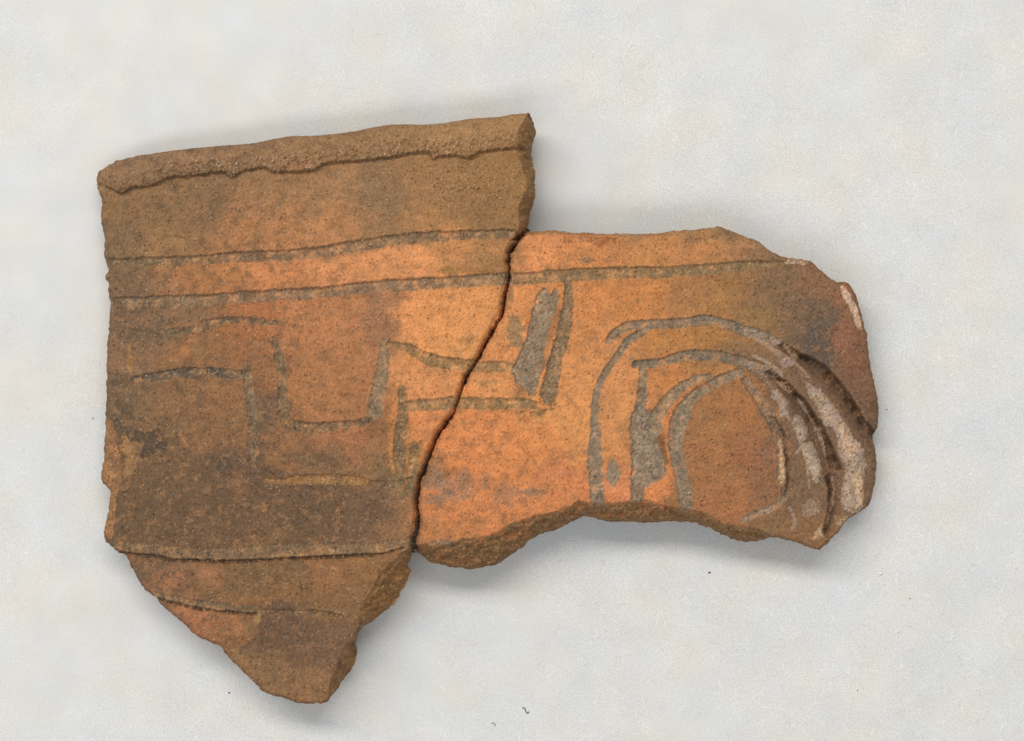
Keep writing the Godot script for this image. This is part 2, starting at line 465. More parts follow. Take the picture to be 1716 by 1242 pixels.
func stains() -> void:
	# soot and grey patches
	stain(245, 741, 34, 20, 76, 62, 52, 0.8); stain(210, 700, 20, 26, 84, 70, 56, 0.7, 0.8); stain(192, 640, 12, 12, 88, 74, 58, 0.7, 0.8); stain(375, 780, 14, 10, 78, 68, 60, 0.6); stain(430, 770, 14, 10, 86, 72, 58, 0.6); stain(520, 770, 60, 8, 92, 74, 56, 0.5, 0.9)
	stain(232, 560, 34, 14, 98, 80, 58, 0.5, 1.2); stain(275, 560, 22, 14, 98, 82, 60, 0.5, 1.2); stain(450, 690, 16, 24, 98, 76, 58, 0.5, 0.9); stain(620, 690, 10, 14, 130, 98, 66, 0.6)
	stain(640, 548, 18, 30, 142, 98, 68, 0.6, 0.7); stain(748, 562, 5, 6, 150, 104, 60, 0.8); stain(782, 572, 10, 9, 160, 112, 66, 0.6, 0.9); stain(750, 453, 14, 7, 140, 100, 58, 0.8); stain(800, 455, 34, 12, 144, 100, 58, 0.6, 1.0)
	stain(675, 812, 22, 28, 112, 92, 66, 0.75, 0.8); stain(640, 790, 14, 18, 110, 88, 62, 0.7, 0.8); stain(695, 770, 9, 24, 130, 102, 66, 0.7, 0.6)
	stain(760, 812, 46, 18, 152, 112, 86, 0.7, 1.0); stain(730, 800, 18, 20, 142, 112, 90, 0.55, 0.9); stain(740, 832, 34, 10, 144, 112, 88, 0.7, 1.0); stain(850, 830, 22, 14, 158, 112, 84, 0.6, 1.0); stain(890, 824, 18, 8, 132, 104, 84, 0.8, 0.8); stain(930, 790, 30, 20, 184, 116, 76, 0.5, 1.0)
	stain(750, 910, 24, 6, 110, 96, 78, 0.8, 0.8)
	stain(862, 556, 13, 27, 138, 110, 78, 0.85, 0.5); stain(857, 494, 6, 13, 138, 106, 72, 0.85, 0.5); stain(872, 580, 8, 18, 140, 108, 76, 0.5, 0.7); stain(981, 437, 13, 6, 138, 106, 74, 0.8, 0.6)
	stain(1027, 795, 12, 25, 134, 118, 98, 0.92, 0.35, 1.0); stain(1058, 600, 5, 6, 128, 110, 84, 0.7); stain(820, 640, 14, 6, 150, 112, 72, 0.7, 0.9); stain(1060, 395, 30, 5, 150, 116, 86, 0.5, 0.9)
	stain(1372, 562, 20, 26, 90, 78, 68, 0.5, 0.8); stain(1385, 615, 14, 20, 92, 78, 68, 0.5, 0.9); stain(1283, 765, 12, 18, 112, 90, 72, 0.5, 0.9); stain(1250, 785, 22, 5, 128, 88, 64, 0.4, 1.0)
	stain(430, 757, 4, 8, 170, 122, 72, 0.7); stain(310, 585, 8, 14, 166, 106, 62, 0.6); stain(455, 766, 14, 12, 140, 100, 60, 0.5, 0.9)
	stain(432, 1032, 7, 16, 158, 124, 76, 0.8, 0.6); stain(420, 1050, 16, 5, 150, 116, 70, 0.6, 0.9)
	stain(219, 603, 5, 26, 164, 118, 66, 0.6, 0.6); stain(640, 965, 8, 14, 110, 76, 44, 0.4, 0.9)
	stain(282, 972, 20, 12, 164, 108, 76, 0.55, 1.1); stain(345, 962, 16, 12, 156, 106, 74, 0.5, 1.1); stain(310, 1024, 20, 9, 168, 108, 74, 0.65, 0.9); stain(342, 1046, 18, 16, 166, 106, 72, 0.6, 1.0); stain(392, 1052, 16, 22, 160, 104, 70, 0.55, 0.9); stain(352, 1030, 14, 8, 168, 108, 76, 0.6, 1.0)
	stain(268, 550, 9, 26, 92, 78, 60, 0.6, 1.0)
	# flaked layer at the left edge, its tan core showing
	flake(1, [170, 700, 192, 712, 195, 743, 205, 766, 206, 792, 202, 817, 197, 833, 188, 905, 168, 905, 160, 800], 5.0, Color8(154, 104, 64))
	flake(1, [205, 728, 220, 738, 244, 744, 233, 762, 230, 782, 215, 797, 207, 806, 208, 780, 207, 762], 1.6, Color8(150, 104, 64))


func flake(who: int, flat: Array, sink: float, c: Color) -> void:
	var p := rounded(pts(flat, who), 5.0, true)
	for k in p.size():
		p[k] += 2.2 * Vector2(sin(p[k].y * 0.31 + p[k].x * 0.17), sin(p[k].x * 0.41))
	var l := tone(c.r8, c.g8, c.b8)
	fill_polygon(p, func(a: int, b: int) -> void:
		for q in range(a, b + 1):
			if used[q] == who:
				rise[q] -= sink * (0.8 + 0.5 * mid[q])
				dye(q, l, clampf(0.85 + 0.5 * mid[q], 0.0, 1.0)))


# ---------------------------------------------------------------- relief
func new_region(called: String, who: int, label := "") -> int:
	region_name.append(called)
	region_owner.append(who)
	region_label.append(label)
	return region_name.size() - 1


func lip() -> void:
	var id := new_region("rim", 1, "thick rolled rim with a gritty overlapping lower edge")
	var low := [150, 306, 165, 310, 184, 315, 205, 324, 219, 316, 240, 313, 257, 310, 271, 304, 289, 297, 310, 296, 338, 293, 373, 289, 387, 298, 401, 290, 420, 285, 443, 280, 457, 289, 480, 288, 502, 288, 530, 284, 548, 275, 575, 272, 601, 270, 648, 265, 683, 258, 718, 256, 725, 267, 735, 263, 767, 261, 784, 266, 800, 258, 828, 252, 862, 249, 905, 246]
	var p := rounded(pts(low, 1), 3.0)
	var wob := noise(61, 0.1, 2)
	for k in p.size():
		p[k].y += 2.0 * wob.get_noise_1d(p[k].x)
	trace(p, [1.0], 34.0, 1)
	p.append(Vector2(960, 150))
	p.append(Vector2(120, 150))
	var lip_brown := tone(120, 88, 60)  # darker brown, strongest along the lower edge of the lip
	fill_polygon(p, func(a: int, b: int) -> void:
		for q in range(a, b + 1):
			if used[q] != 1:
				continue
			region[q] = id
			var d := minf(td[q], 34.0)
			rise[q] += 6.5 + 5.0 * (1.0 - exp(-d / 7.0)) + 3.0 * mid[q]
			var e := edge[q]
			var to_end := smoothstep(0.0, 26.0, 862.0 - pu[q])
			if e < 30.0 * to_end:
				var x := 1.0 - e / (30.0 * to_end)
				rise[q] -= 33.0 * to_end * (1.0 - sqrt(maxf(0.0, 1.0 - x * x)))
			rise[q] += 3.0 * fine[q] * smoothstep(34.0, 18.0, d)
			var sandy := smoothstep(30.0, 20.0, d) * smoothstep(230.0, 330.0, pu[q])
			grit[q] = maxf(grit[q], sandy)
			dye(q, lip_brown, 0.22 * smoothstep(6.0, 1.0, d) + 0.12 * mid[q]))
	clear_trace()
	# the sunk strip just below the lip
	trace(rounded(pts(low, 1), 4.0), [1.0], 9.0, 1)
	for q in td.size():
		if td[q] < 9.0 and region[q] != id:
			rise[q] -= 2.2 * (1.0 - td[q] / 9.0)
	clear_trace()


func clear_trace() -> void:
	td.fill(999.0)


func trace(p: PackedVector2Array, wide: Array, reach: float, who: int) -> void:
	# leaves in td, ts and tw the distance to a line, the signed side (above or left is negative) and its half width there
	var n := p.size() - 1
	var total := 0.0
	for k in n:
		total += p[k].distance_to(p[k + 1])
	var run := 0.0
	for k in n:
		var a := p[k]
		var b := p[k + 1]
		var ab := b - a
		var l2 := maxf(ab.length_squared(), 1e-6)
		var across := ab.orthogonal().normalized()
		if across.y + 0.35 * across.x < 0.0:
			across = -across
		var f := run / total * (wide.size() - 1)
		var lo := mini(int(f), wide.size() - 1)
		var half: float = lerpf(wide[lo], wide[mini(lo + 1, wide.size() - 1)], f - lo)
		run += sqrt(l2)
		for j in range(maxi(0, int((minf(a.y, b.y) - reach - V0) / STEP)), mini(NV, int((maxf(a.y, b.y) + reach - V0) / STEP) + 1)):
			for i in range(maxi(0, int((minf(a.x, b.x) - reach - U0) / STEP)), mini(NU, int((maxf(a.x, b.x) + reach - U0) / STEP) + 1)):
				var q := j * NU + i
				if used[q] != who:
					continue
				var x := pu[q] - a.x
				var y := pv[q] - a.y
				var t := clampf((x * ab.x + y * ab.y) / l2, 0.0, 1.0)
				var dx := x - ab.x * t
				var dy := y - ab.y * t
				var d := sqrt(dx * dx + dy * dy)
				if d < td[q]:
					td[q] = d
					ts[q] = dx * across.x + dy * across.y
					tw[q] = half
					tn[q] = absf(across.y)


func line(who: int, flat: Array, wide: Array, deep: float, r: int, g: int, b: int, strength := 0.8, patchy := 0.5, lower := false, called := "incised_line", label := "") -> void:
	# a line cut into the wet clay: steep on one side, easing out on the other, with grey residue in it; the darkest cuts carry painted shade
	var id := new_region(called, who, label)
	var most := 0.0
	for w: float in wide:
		most = maxf(most, w)
	trace(rounded(pts(flat, who), 5.0), wide, most + 9.0, who)
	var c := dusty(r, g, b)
	var tan_fill := dusty(158, 116, 78)
	var dir := -1.0 if lower else 1.0
	for q in td.size():
		if td[q] < most + 9.0:
			var h := tw[q] * 1.1 + 0.3
			var d := td[q] + 0.35 * fine[q] + 2.2 * mid[q]
			var s: float = dir * signf(ts[q]) * d
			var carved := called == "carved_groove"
			var cut := smoothstep(-h - 1.0, -h + (7.0 if carved else 3.4), s) * (1.0 - smoothstep(-h * 0.25, h + (8.0 if carved else 3.0), s))
			if absf(ts[q]) < td[q] * 0.6:
				cut *= smoothstep(h + 1.0, h - 3.0, d)
			rise[q] -= deep * (1.0 if carved else 0.30 + 0.42 * tn[q]) * cut * (1.0 + 0.5 * mid[q])
			if d > h and d < h + 4.0 and not carved:
				rise[q] += 0.16 * deep * (1.0 - (d - h) / 4.0)
			var a := smoothstep(h + 1.2, h - 1.8, d + 0.9 * fine[q])
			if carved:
				dye(q, c, clampf(0.8 + 0.9 * mid[q] + 0.4 * fine[q], 0.2, 1.0) * smoothstep(h * 0.75, -h * 0.1, s + 0.2 * h) * smoothstep(h + 1.0, h - 4.0, d))  # brown dirt tone, darkened toward the steep side to paint in groove shade
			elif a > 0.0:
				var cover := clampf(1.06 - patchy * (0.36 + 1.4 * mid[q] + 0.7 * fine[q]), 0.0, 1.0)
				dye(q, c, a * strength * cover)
				dye(q, tan_fill, a * patchy * clampf(1.0 * fine[q] + 1.5 * mid[q] - 0.05, 0.0, 0.9))
				var dust := 1.0 + a * (0.18 * fine[q] + 0.3 * mid[q])
				cr[q] *= dust
				cg[q] *= dust
				cb[q] *= dust
				grit[q] = maxf(grit[q], 0.45 * a)
			if d < h:
				region[q] = id
	clear_trace()


func left_lines() -> void:
	line(1, [165, 436, 200, 440, 245, 438, 327, 436, 397, 431, 467, 428, 530, 424, 578, 415, 637, 406, 707, 398, 777, 394, 862, 391], [6, 6, 7, 8, 8.5, 8.5, 8, 7, 6], 7.5, 116, 98, 76, 0.75, 0.65)
	line(1, [170, 509, 220, 508, 268, 506, 350, 503, 420, 497, 530, 491, 590, 484, 683, 477, 777, 472, 860, 466], [9, 9, 9, 8.5, 8.5, 8.5, 9, 9, 9, 9], 7.5, 122, 104, 82, 0.78, 0.5)
	line(1, [190, 517, 230, 516, 300, 513, 340, 511], [1.6, 1.4, 0.8], 3.0, 96, 78, 56, 0.6, 0.5)
	line(1, [340, 541, 380, 537, 420, 538, 462, 541], [4, 5.5, 5.5, 3.5], 4.0, 92, 82, 68, 0.85, 0.7)
	line(1, [282, 557, 312, 554, 340, 550, 360, 544], [4, 5, 5, 4], 3.0, 98, 86, 68, 0.75, 0.9)
	line(1, [226, 636, 280, 629, 327, 624, 373, 626, 416, 629], [5, 7, 7.5, 7.5, 7], 5.0, 96, 84, 70, 0.9, 0.6)
	line(1, [413, 608, 416, 634, 420, 662, 423, 697, 425, 730, 424, 762, 428, 782], [4, 7, 7.5, 7.5, 6, 5, 2], 5.0, 118, 100, 76, 0.85, 0.75)
	line(1, [459, 568, 468, 603, 474, 638, 474, 685, 482, 706, 499, 715, 535, 717, 567, 713, 600, 710, 622, 703], [4, 7, 7.5, 7.5, 7.5, 8, 8, 7.5, 6, 4], 5.5, 112, 94, 70, 0.85, 0.6)
	line(1, [645, 574, 642, 615, 635, 650, 629, 690], [7, 9, 11, 12], 4.5, 128, 108, 84, 0.9, 0.35)
	line(1, [651, 577, 684, 583, 718, 601, 753, 609, 800, 613], [4, 7, 9, 9, 8], 5.5, 136, 106, 70, 0.9, 0.45)
	line(1, [680, 681, 730, 677, 772, 673], [8, 8.5, 9], 5.0, 136, 108, 74, 0.9, 0.4)
	line(1, [622, 809, 655, 813, 692, 806], [5, 6, 6], 4.0, 110, 92, 68, 0.8, 0.5)
	line(1, [694, 745, 690, 780, 686, 815], [4, 6, 6], 3.0, 118, 96, 70, 0.7, 0.6)
	line(1, [674, 653, 676, 685, 672, 730, 669, 757, 672, 792], [6, 8, 9, 9, 8], 5.5, 120, 96, 68, 0.92, 0.35)
	line(1, [443, 803, 470, 806, 520, 803, 567, 803, 625, 809], [3, 6.5, 7.5, 7.5, 4], 5.0, 152, 110, 66, 0.9, 0.5, false, "incised_line", "incised line filled with ochre earth")
	line(1, [176, 910, 233, 917, 303, 926, 373, 930, 443, 925, 530, 921, 590, 919, 637, 916, 700, 908], [7, 8, 10, 11, 11, 10, 9, 8, 7], 2.5, 124, 100, 74, 0.75, 0.6)
	line(1, [196, 922, 212, 927, 257, 931, 290, 938, 350, 940, 385, 941, 432, 939, 479, 936, 530, 934, 567, 932, 637, 928, 676, 918], [1.5, 2.2, 2.6, 2.6, 2.4, 2.2, 1.8, 1], 9.0, 78, 58, 42, 0.8, 0.3)  # added narrow cut, coloured dark for the shadow under the band
	line(1, [258, 996, 321, 1010, 382, 1018, 430, 1023], [5, 6, 6, 5], 2.5, 114, 96, 74, 0.75, 0.5)
	line(1, [266, 1003, 290, 1009, 321, 1017, 382, 1026, 430, 1029], [1.5, 2.2, 2.2, 1.4], 8.0, 80, 60, 44, 0.8, 0.3)  # thin cut added below the line, its dark colour standing for edge shadow
	line(1, [430, 1023, 503, 1025, 540, 1027, 570, 1031], [3, 2.5, 4, 2], 4.0, 104, 80, 56, 0.7, 0.6)
	# thin raised threads of orange slip beside the upright line
	line(1, [657, 705, 655, 745, 657, 775, 661, 790], [2.5, 3, 3.5, 3], -2.0, 176, 118, 66, 0.8, 0.3, false, "slip_ridge")
	line(1, [684, 712, 683, 760, 681, 800, 673, 820], [2, 2, 2.5, 2], -1.6, 166, 112, 64, 0.7, 0.3, false, "slip_ridge")
	line(1, [303, 728, 309, 738, 312, 748], [2, 2, 1], -1.2, 176, 120, 74, 0.7, 0.2, false, "slip_ridge")


func shape(who: int, flat: Array, sink: float, r: int, g: int, b: int, strength: float, patchy: float, called: String, label := "") -> void:
	# a filled area scraped into (or standing on) the surface
	var id := new_region(called, who, label)
	var p := rounded(pts(flat, who), 4.0, true)
	var wob := noise(71 + id, 0.07, 3)
	for k in p.size():
		p[k] += Vector2(wob.get_noise_2d(p[k].x, p[k].y), wob.get_noise_2d(p[k].x + 300, p[k].y)) * (2.5 + 4.0 * patchy)
	var ring := p.duplicate()
	ring.append(p[0])
	trace(ring, [1.0], 9.0, who)
	var c := dusty(r, g, b)
	fill_polygon(p, func(i0: int, i1: int) -> void:
		for q in range(i0, i1 + 1):
			if used[q] != who:
				continue
			region[q] = id
			var d := td[q]
			rise[q] -= sink * smoothstep(-0.6, 4.0, d)
			var a := smoothstep(-0.6, 1.2, d + 6.0 * patchy * (fine[q] + 0.6 * mid[q]))
			var cover := 1.0 - smoothstep(0.0, 0.42, fine[q] + 0.8 * mid[q] - 0.42 + 0.75 * patchy - 0.04 * d)
			dye(q, c, a * strength * cover)
			var dust := 1.0 + a * (0.30 * fine[q] + 0.2 * mid[q])
			cr[q] *= dust
			cg[q] *= dust
			cb[q] *= dust
			grit[q] = maxf(grit[q], 0.55))
	clear_trace()


func right_lines() -> void:
	line(2, [846, 468, 900, 465, 940, 462, 1021, 458, 1101, 456, 1170, 452, 1220, 448, 1281, 443, 1315, 441], [8.5, 9, 9.5, 9, 8.5, 8, 8, 7, 4], 6.5, 128, 106, 76, 0.85, 0.45)
	line(2, [790, 614, 820, 615, 846, 615, 880, 628], [8, 8, 8, 5], 4.5, 138, 110, 74, 0.85, 0.45)
	line(2, [762, 675, 823, 677, 870, 676, 902, 679], [8.5, 8.5, 8, 6], 5.0, 136, 108, 72, 0.88, 0.4)
	shape(2, [907, 484, 894, 507, 886, 545, 876, 579, 862, 608, 858, 622, 868, 646, 884, 658, 899, 666, 904, 640, 909, 610, 915, 579, 922, 545, 933, 517, 936, 487, 929, 483, 921, 494, 915, 483], 4.0, 136, 116, 94, 0.93, 0.16, "incised_band", "wide grey scraped band, left of a pair")
	shape(2, [945, 470, 943, 501, 935, 545, 925, 581, 917, 610, 909, 640, 905, 660, 909, 673, 918, 680, 932, 670, 938, 640, 942, 604, 953, 573, 959, 541, 961, 509, 957, 470], 4.5, 126, 104, 78, 0.9, 0.2, "incised_band", "narrower grey scraped band, right of a pair")
	line(2, [913, 622, 905, 645, 901, 662, 905, 680, 918, 686, 928, 683], [3, 3, 3, 3.5, 3, 2], -2.6, 204, 132, 74, 0.8, 0.2, false, "slip_ridge")
	line(2, [890, 693, 905, 692, 922, 687, 932, 676], [3, 3, 3, 2], 2.5, 150, 112, 74, 0.7, 0.5)
	# arches
	line(2, [1020, 570, 1031, 558, 1051, 547, 1091, 543, 1132, 542, 1180, 537, 1205, 540, 1240, 552, 1281, 563, 1301, 574], [5.5, 7, 7, 7, 7, 7, 7, 7.5, 8, 6], 6.0, 124, 110, 92, 0.88, 0.4)
	line(2, [1086, 551, 1052, 572, 1036, 594, 1017, 620, 1004, 647, 997, 680, 998, 716, 996, 759, 998, 793, 1001, 845], [5, 6, 5, 4.5, 5.5, 6.5, 9, 11.5, 11, 10], 5.0, 128, 112, 92, 0.92, 0.25)
	line(2, [1066, 611, 1104, 608, 1140, 598, 1185, 595, 1230, 603, 1275, 614], [6, 7, 8, 8, 7.5, 6], 6.5, 120, 106, 88, 0.9, 0.4)
	line(2, [1077, 612, 1077, 646, 1073, 682], [6, 6.5, 8], 4.5, 128, 110, 88, 0.92, 0.25)
	shape(2, [1064, 680, 1056, 705, 1054, 727, 1058, 748, 1056, 782, 1056, 815, 1060, 842, 1077, 840, 1081, 821, 1100, 808, 1116, 797, 1116, 780, 1106, 754, 1101, 733, 1112, 722, 1104, 704, 1090, 692, 1078, 678], 4.0, 132, 114, 94, 0.93, 0.2, "incised_band", "broad grey scraped foot where the stems meet")
	line(2, [1093, 716, 1104, 694, 1116, 676, 1138, 652, 1166, 636, 1190, 630], [10, 9.5, 9, 7, 6, 3], 4.5, 132, 114, 92, 0.9, 0.3)
	line(2, [1240, 624, 1215, 633, 1197, 643, 1163, 662, 1147, 685, 1136, 714, 1132, 748, 1138, 782, 1145, 815, 1150, 846], [7, 8, 7.5, 8, 13, 12, 9.5, 11, 11, 10], 5.5, 128, 112, 92, 0.92, 0.3)
	line(2, [1193, 648, 1165, 650, 1140, 668, 1127, 690, 1121, 715, 1120, 745], [2.5, 3.5, 4, 3.5, 3, 3], -1.8, 184, 118, 72, 0.45, 0.4, false, "slip_ridge")
	# carved ridges of the rounded end
	line(2, [1249, 638, 1278, 680, 1299, 713, 1310, 755, 1311, 802, 1317, 824], [6, 8, 9, 9, 8, 6], 9.0, 132, 112, 92, 0.8, 0.5, true)
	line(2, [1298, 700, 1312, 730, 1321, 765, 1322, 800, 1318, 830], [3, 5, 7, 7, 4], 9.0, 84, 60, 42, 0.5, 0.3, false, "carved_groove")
	line(2, [1322, 824, 1300, 848, 1275, 858, 1245, 870], [4, 5, 5, 4], 2.0, 150, 126, 106, 0.8, 0.6)
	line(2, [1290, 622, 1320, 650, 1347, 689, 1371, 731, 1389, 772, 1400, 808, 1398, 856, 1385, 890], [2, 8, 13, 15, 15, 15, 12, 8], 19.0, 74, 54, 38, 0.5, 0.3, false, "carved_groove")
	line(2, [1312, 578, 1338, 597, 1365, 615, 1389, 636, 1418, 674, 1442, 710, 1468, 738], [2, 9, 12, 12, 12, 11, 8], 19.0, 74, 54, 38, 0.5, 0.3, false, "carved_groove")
	line(2, [1205, 760, 1240, 763, 1280, 764], [0.7, 0.9, 0.6], 2.0, 120, 80, 56, 0.5, 0.6, false, "surface_crack")
	line(2, [1385, 553, 1415, 552, 1452, 549], [0.8, 0.9, 0.6], 1.5, 100, 66, 48, 0.5, 0.6, false, "surface_crack")
	line(2, [1404, 592, 1420, 578, 1454, 581], [0.8, 0.9, 0.6], 1.5, 100, 66, 48, 0.5, 0.6, false, "surface_crack")
	# ledge along the upper broken edge
	line(2, [948, 402, 1000, 405, 1040, 404], [5, 6, 4], 3.0, 150, 92, 54, 0.5, 0.8, false, "chipped_ledge")
	line(2, [1150, 403, 1190, 401, 1225, 390], [2, 4, 2], 4.0, 132, 104, 76, 0.6, 0.6, false, "chipped_ledge")


func white_patches() -> void:
	var n := "white_residue"
	shape(2, [1294, 636, 1318, 640, 1334, 656, 1326, 664, 1312, 652, 1300, 644], -1.0, 188, 152, 116, 0.85, 0.6, n)
	shape(2, [1290, 654, 1304, 652, 1314, 667, 1321, 672, 1316, 698, 1308, 700, 1304, 682, 1294, 668], -1.0, 156, 134, 118, 0.85, 0.4, n)
	shape(2, [1331, 693, 1342, 695, 1352, 712, 1354, 736, 1343, 738, 1334, 722, 1329, 708], -1.2, 164, 140, 120, 0.9, 0.4, n)
	shape(2, [1342, 746, 1362, 743, 1372, 764, 1377, 790, 1370, 810, 1362, 806, 1352, 780], -1.2, 168, 144, 122, 0.92, 0.35, n)
	shape(2, [1331, 756, 1342, 748, 1344, 754, 1334, 764], -0.8, 160, 136, 116, 0.8, 0.3, n)
	shape(2, [1344, 634, 1354, 648, 1372, 650, 1390, 672, 1406, 696, 1416, 712, 1432, 736, 1446, 752, 1450, 780, 1446, 818, 1448, 846, 1432, 860, 1412, 852, 1408, 824, 1414, 806, 1414, 780, 1406, 760, 1396, 722, 1380, 712, 1370, 690, 1354, 660], -1.2, 168, 142, 122, 0.9, 0.5, n, "broad pale residue down the outermost ridge")
	shape(2, [1404, 712, 1418, 712, 1430, 735, 1440, 748, 1434, 762, 1420, 764, 1408, 738], -0.8, 196, 160, 128, 0.85, 0.6, n)
	shape(2, [1432, 792, 1444, 778, 1446, 820, 1444, 848, 1430, 856, 1434, 830, 1424, 812], -0.6, 206, 168, 130, 0.85, 0.6, n)
	shape(2, [1352, 836, 1370, 830, 1378, 844, 1368, 866, 1352, 872, 1340, 858], -0.6, 154, 130, 108, 0.7, 0.9, n)
	shape(2, [1359, 904, 1368, 884, 1384, 868, 1386, 844, 1394, 846, 1390, 874, 1380, 896, 1366, 906], -1.0, 186, 152, 116, 0.85, 0.7, n)
	shape(2, [1400, 860, 1410, 866, 1428, 862, 1424, 874, 1404, 880, 1396, 872], -0.6, 178, 146, 112, 0.7, 0.9, n)
	shape(2, [1302, 718, 1312, 738, 1316, 768, 1318, 800, 1310, 812, 1303, 806, 1304, 770, 1302, 744], -0.8, 204, 162, 120, 0.85, 0.7, n, "cream residue in the innermost carved groove")
	shape(2, [1309, 574, 1324, 580, 1340, 597, 1334, 602, 1320, 592], -1.0, 188, 154, 116, 0.85, 0.6, n)
	shape(2, [1309, 600, 1326, 598, 1336, 610, 1324, 618, 1306, 614], -0.6, 152, 128, 112, 0.85, 0.5, n)
	shape(2, [1436, 690, 1452, 700, 1458, 716, 1448, 712], -0.5, 148, 120, 104, 0.5, 0.8, n)
	for streak: Array in [[[1302, 588, 1330, 605, 1354, 630], 2.6], [[1338, 668, 1362, 705, 1379, 742, 1388, 782], 2.0], [[1316, 690, 1337, 730, 1351, 775, 1356, 818], 2.2], [[1286, 640, 1308, 668, 1321, 702], 2.4], [[1396, 800, 1398, 830, 1394, 856], 2.0], [[1352, 642, 1384, 672, 1410, 706, 1432, 744], 2.4], [[1250, 560, 1280, 575, 1306, 596], 3.2], [[1262, 596, 1292, 612, 1312, 632], 3.0], [[1322, 850, 1332, 872, 1326, 888], 2.0]]:
		var w: float = streak[1]
		line(2, streak[0], [w * 0.5, w, w * 1.2, w * 0.6], -0.8, 168, 142, 122, 0.8, 0.8, false, "white_residue")
	shape(2, [1312, 436, 1336, 434, 1358, 438, 1352, 443, 1326, 443], 1.0, 186, 156, 132, 0.85, 0.4, n)
	shape(2, [1405, 479, 1417, 482, 1428, 502, 1437, 521, 1444, 551, 1435, 549, 1423, 521, 1412, 500], 2.5, 200, 166, 138, 0.95, 0.2, n, "pale chip along the upper right edge")
	shape(2, [1252, 544, 1290, 562, 1312, 574, 1302, 580, 1270, 568, 1246, 558], 0.5, 148, 126, 110, 0.8, 0.6, n)
	shape(2, [1250, 600, 1290, 616, 1304, 632, 1280, 630, 1248, 614], 0.5, 146, 124, 108, 0.8, 0.6, n)


func broken_faces() -> void:
	face(1, [887, 190, 871, 216, 866, 240, 864, 250, 871, 268, 882, 301, 884, 316, 869, 347, 871, 375, 868, 386, 856, 404], [930, 404, 930, 190], 40.0, 132, 92, 54)
	face(1, [690, 918, 673, 928, 640, 958, 619, 995, 604, 1022, 601, 1056, 577, 1086, 564, 1119, 552, 1146, 554, 1166, 545, 1184], [620, 1184, 740, 1000, 720, 918], 40.0, 136, 92, 50)
	face(2, [690, 918, 706, 912, 740, 914, 772, 903, 800, 902, 824, 894, 847, 882, 883, 868, 928, 857, 955, 846, 973, 839, 993, 843, 1027, 842, 1077, 837, 1118, 847, 1140, 852, 1163, 854, 1185, 861, 1198, 869, 1216, 879, 1240, 882, 1278, 891, 1302, 903], [1300, 960, 900, 1000, 690, 980], 38.0, 126, 88, 52)
	face(2, [850, 425, 862, 424, 870, 408, 884, 397, 930, 392, 980, 395, 1060, 395, 1110, 394, 1160, 391, 1200, 387, 1240, 402, 1290, 422, 1330, 437, 1358, 443, 1380, 461, 1404, 478], [1430, 440, 1200, 340, 840, 360], 22.0, 150, 102, 62)
	# worn arris everywhere else
	for q in used.size():
		if used[q]:
			var e := edge[q]
			if e < 9.0:
				var w := 6.0 + 5.0 * mid[q]
				if e < w:
					var x := 1.0 - e / w
					rise[q] -= 7.0 * x * x


func face(who: int, inner: Array, loose: Array, deep: float, r: int, g: int, b: int) -> void:
	var id := new_region("broken_edge", who, "rough broken face of the wall")
	var p := rounded(pts(inner, who), 4.0)
	var wob := noise(81 + id, 0.06, 3)
	for k in p.size():
		p[k] += 3.5 * Vector2(wob.get_noise_2d(p[k].x, p[k].y), wob.get_noise_2d(p[k].x, p[k].y + 500))
	trace(p, [1.0], 90.0, who)
	var whole := p.duplicate()
	for k in range(0, loose.size(), 2):
		whole.append(Vector2(loose[k], loose[k + 1]))
	var c := tone(r, g, b)
	var light := tone(r + 42, g + 30, b + 16)
	var lump := noise(91 + id, 0.022, 4)
	lump.fractal_type = FastNoiseLite.FRACTAL_RIDGED
	var facet := noise(95 + id, 0.05, 1, FastNoiseLite.TYPE_CELLULAR)
	facet.cellular_return_type = FastNoiseLite.RETURN_DISTANCE2_SUB
	fill_polygon(whole, func(i0: int, i1: int) -> void:
		for q in range(i0, i1 + 1):
			if used[q] != who:
				continue
			region[q] = id
			var d := td[q]
			var e := edge[q]
			var f := d / (d + e + 0.01)
			rise[q] += 5.5 * facet.get_noise_2d(pu[q], pv[q] * 1.5) * smoothstep(0.0, 7.0, d)
			rise[q] -= deep * pow(f, 0.85) - 11.0 * lump.get_noise_2d(pu[q], pv[q] * 1.3) * smoothstep(0.0, 10.0, d) * smoothstep(0.0, 8.0, e)
			var worn := clampf(0.88 + 0.7 * mid[q] + 0.5 * fine[q], 0.0, 1.0)
			dye(q, c, smoothstep(-2.0, 9.0, d + 6.0 * mid[q]) * worn)
			dye(q, light, 0.5 * smoothstep(7.0, 0.0, absf(d - 3.0 - 4.0 * fine[q])) * clampf(0.5 + mid[q], 0.0, 1.0))
			grit[q] = 0.25)
	clear_trace()


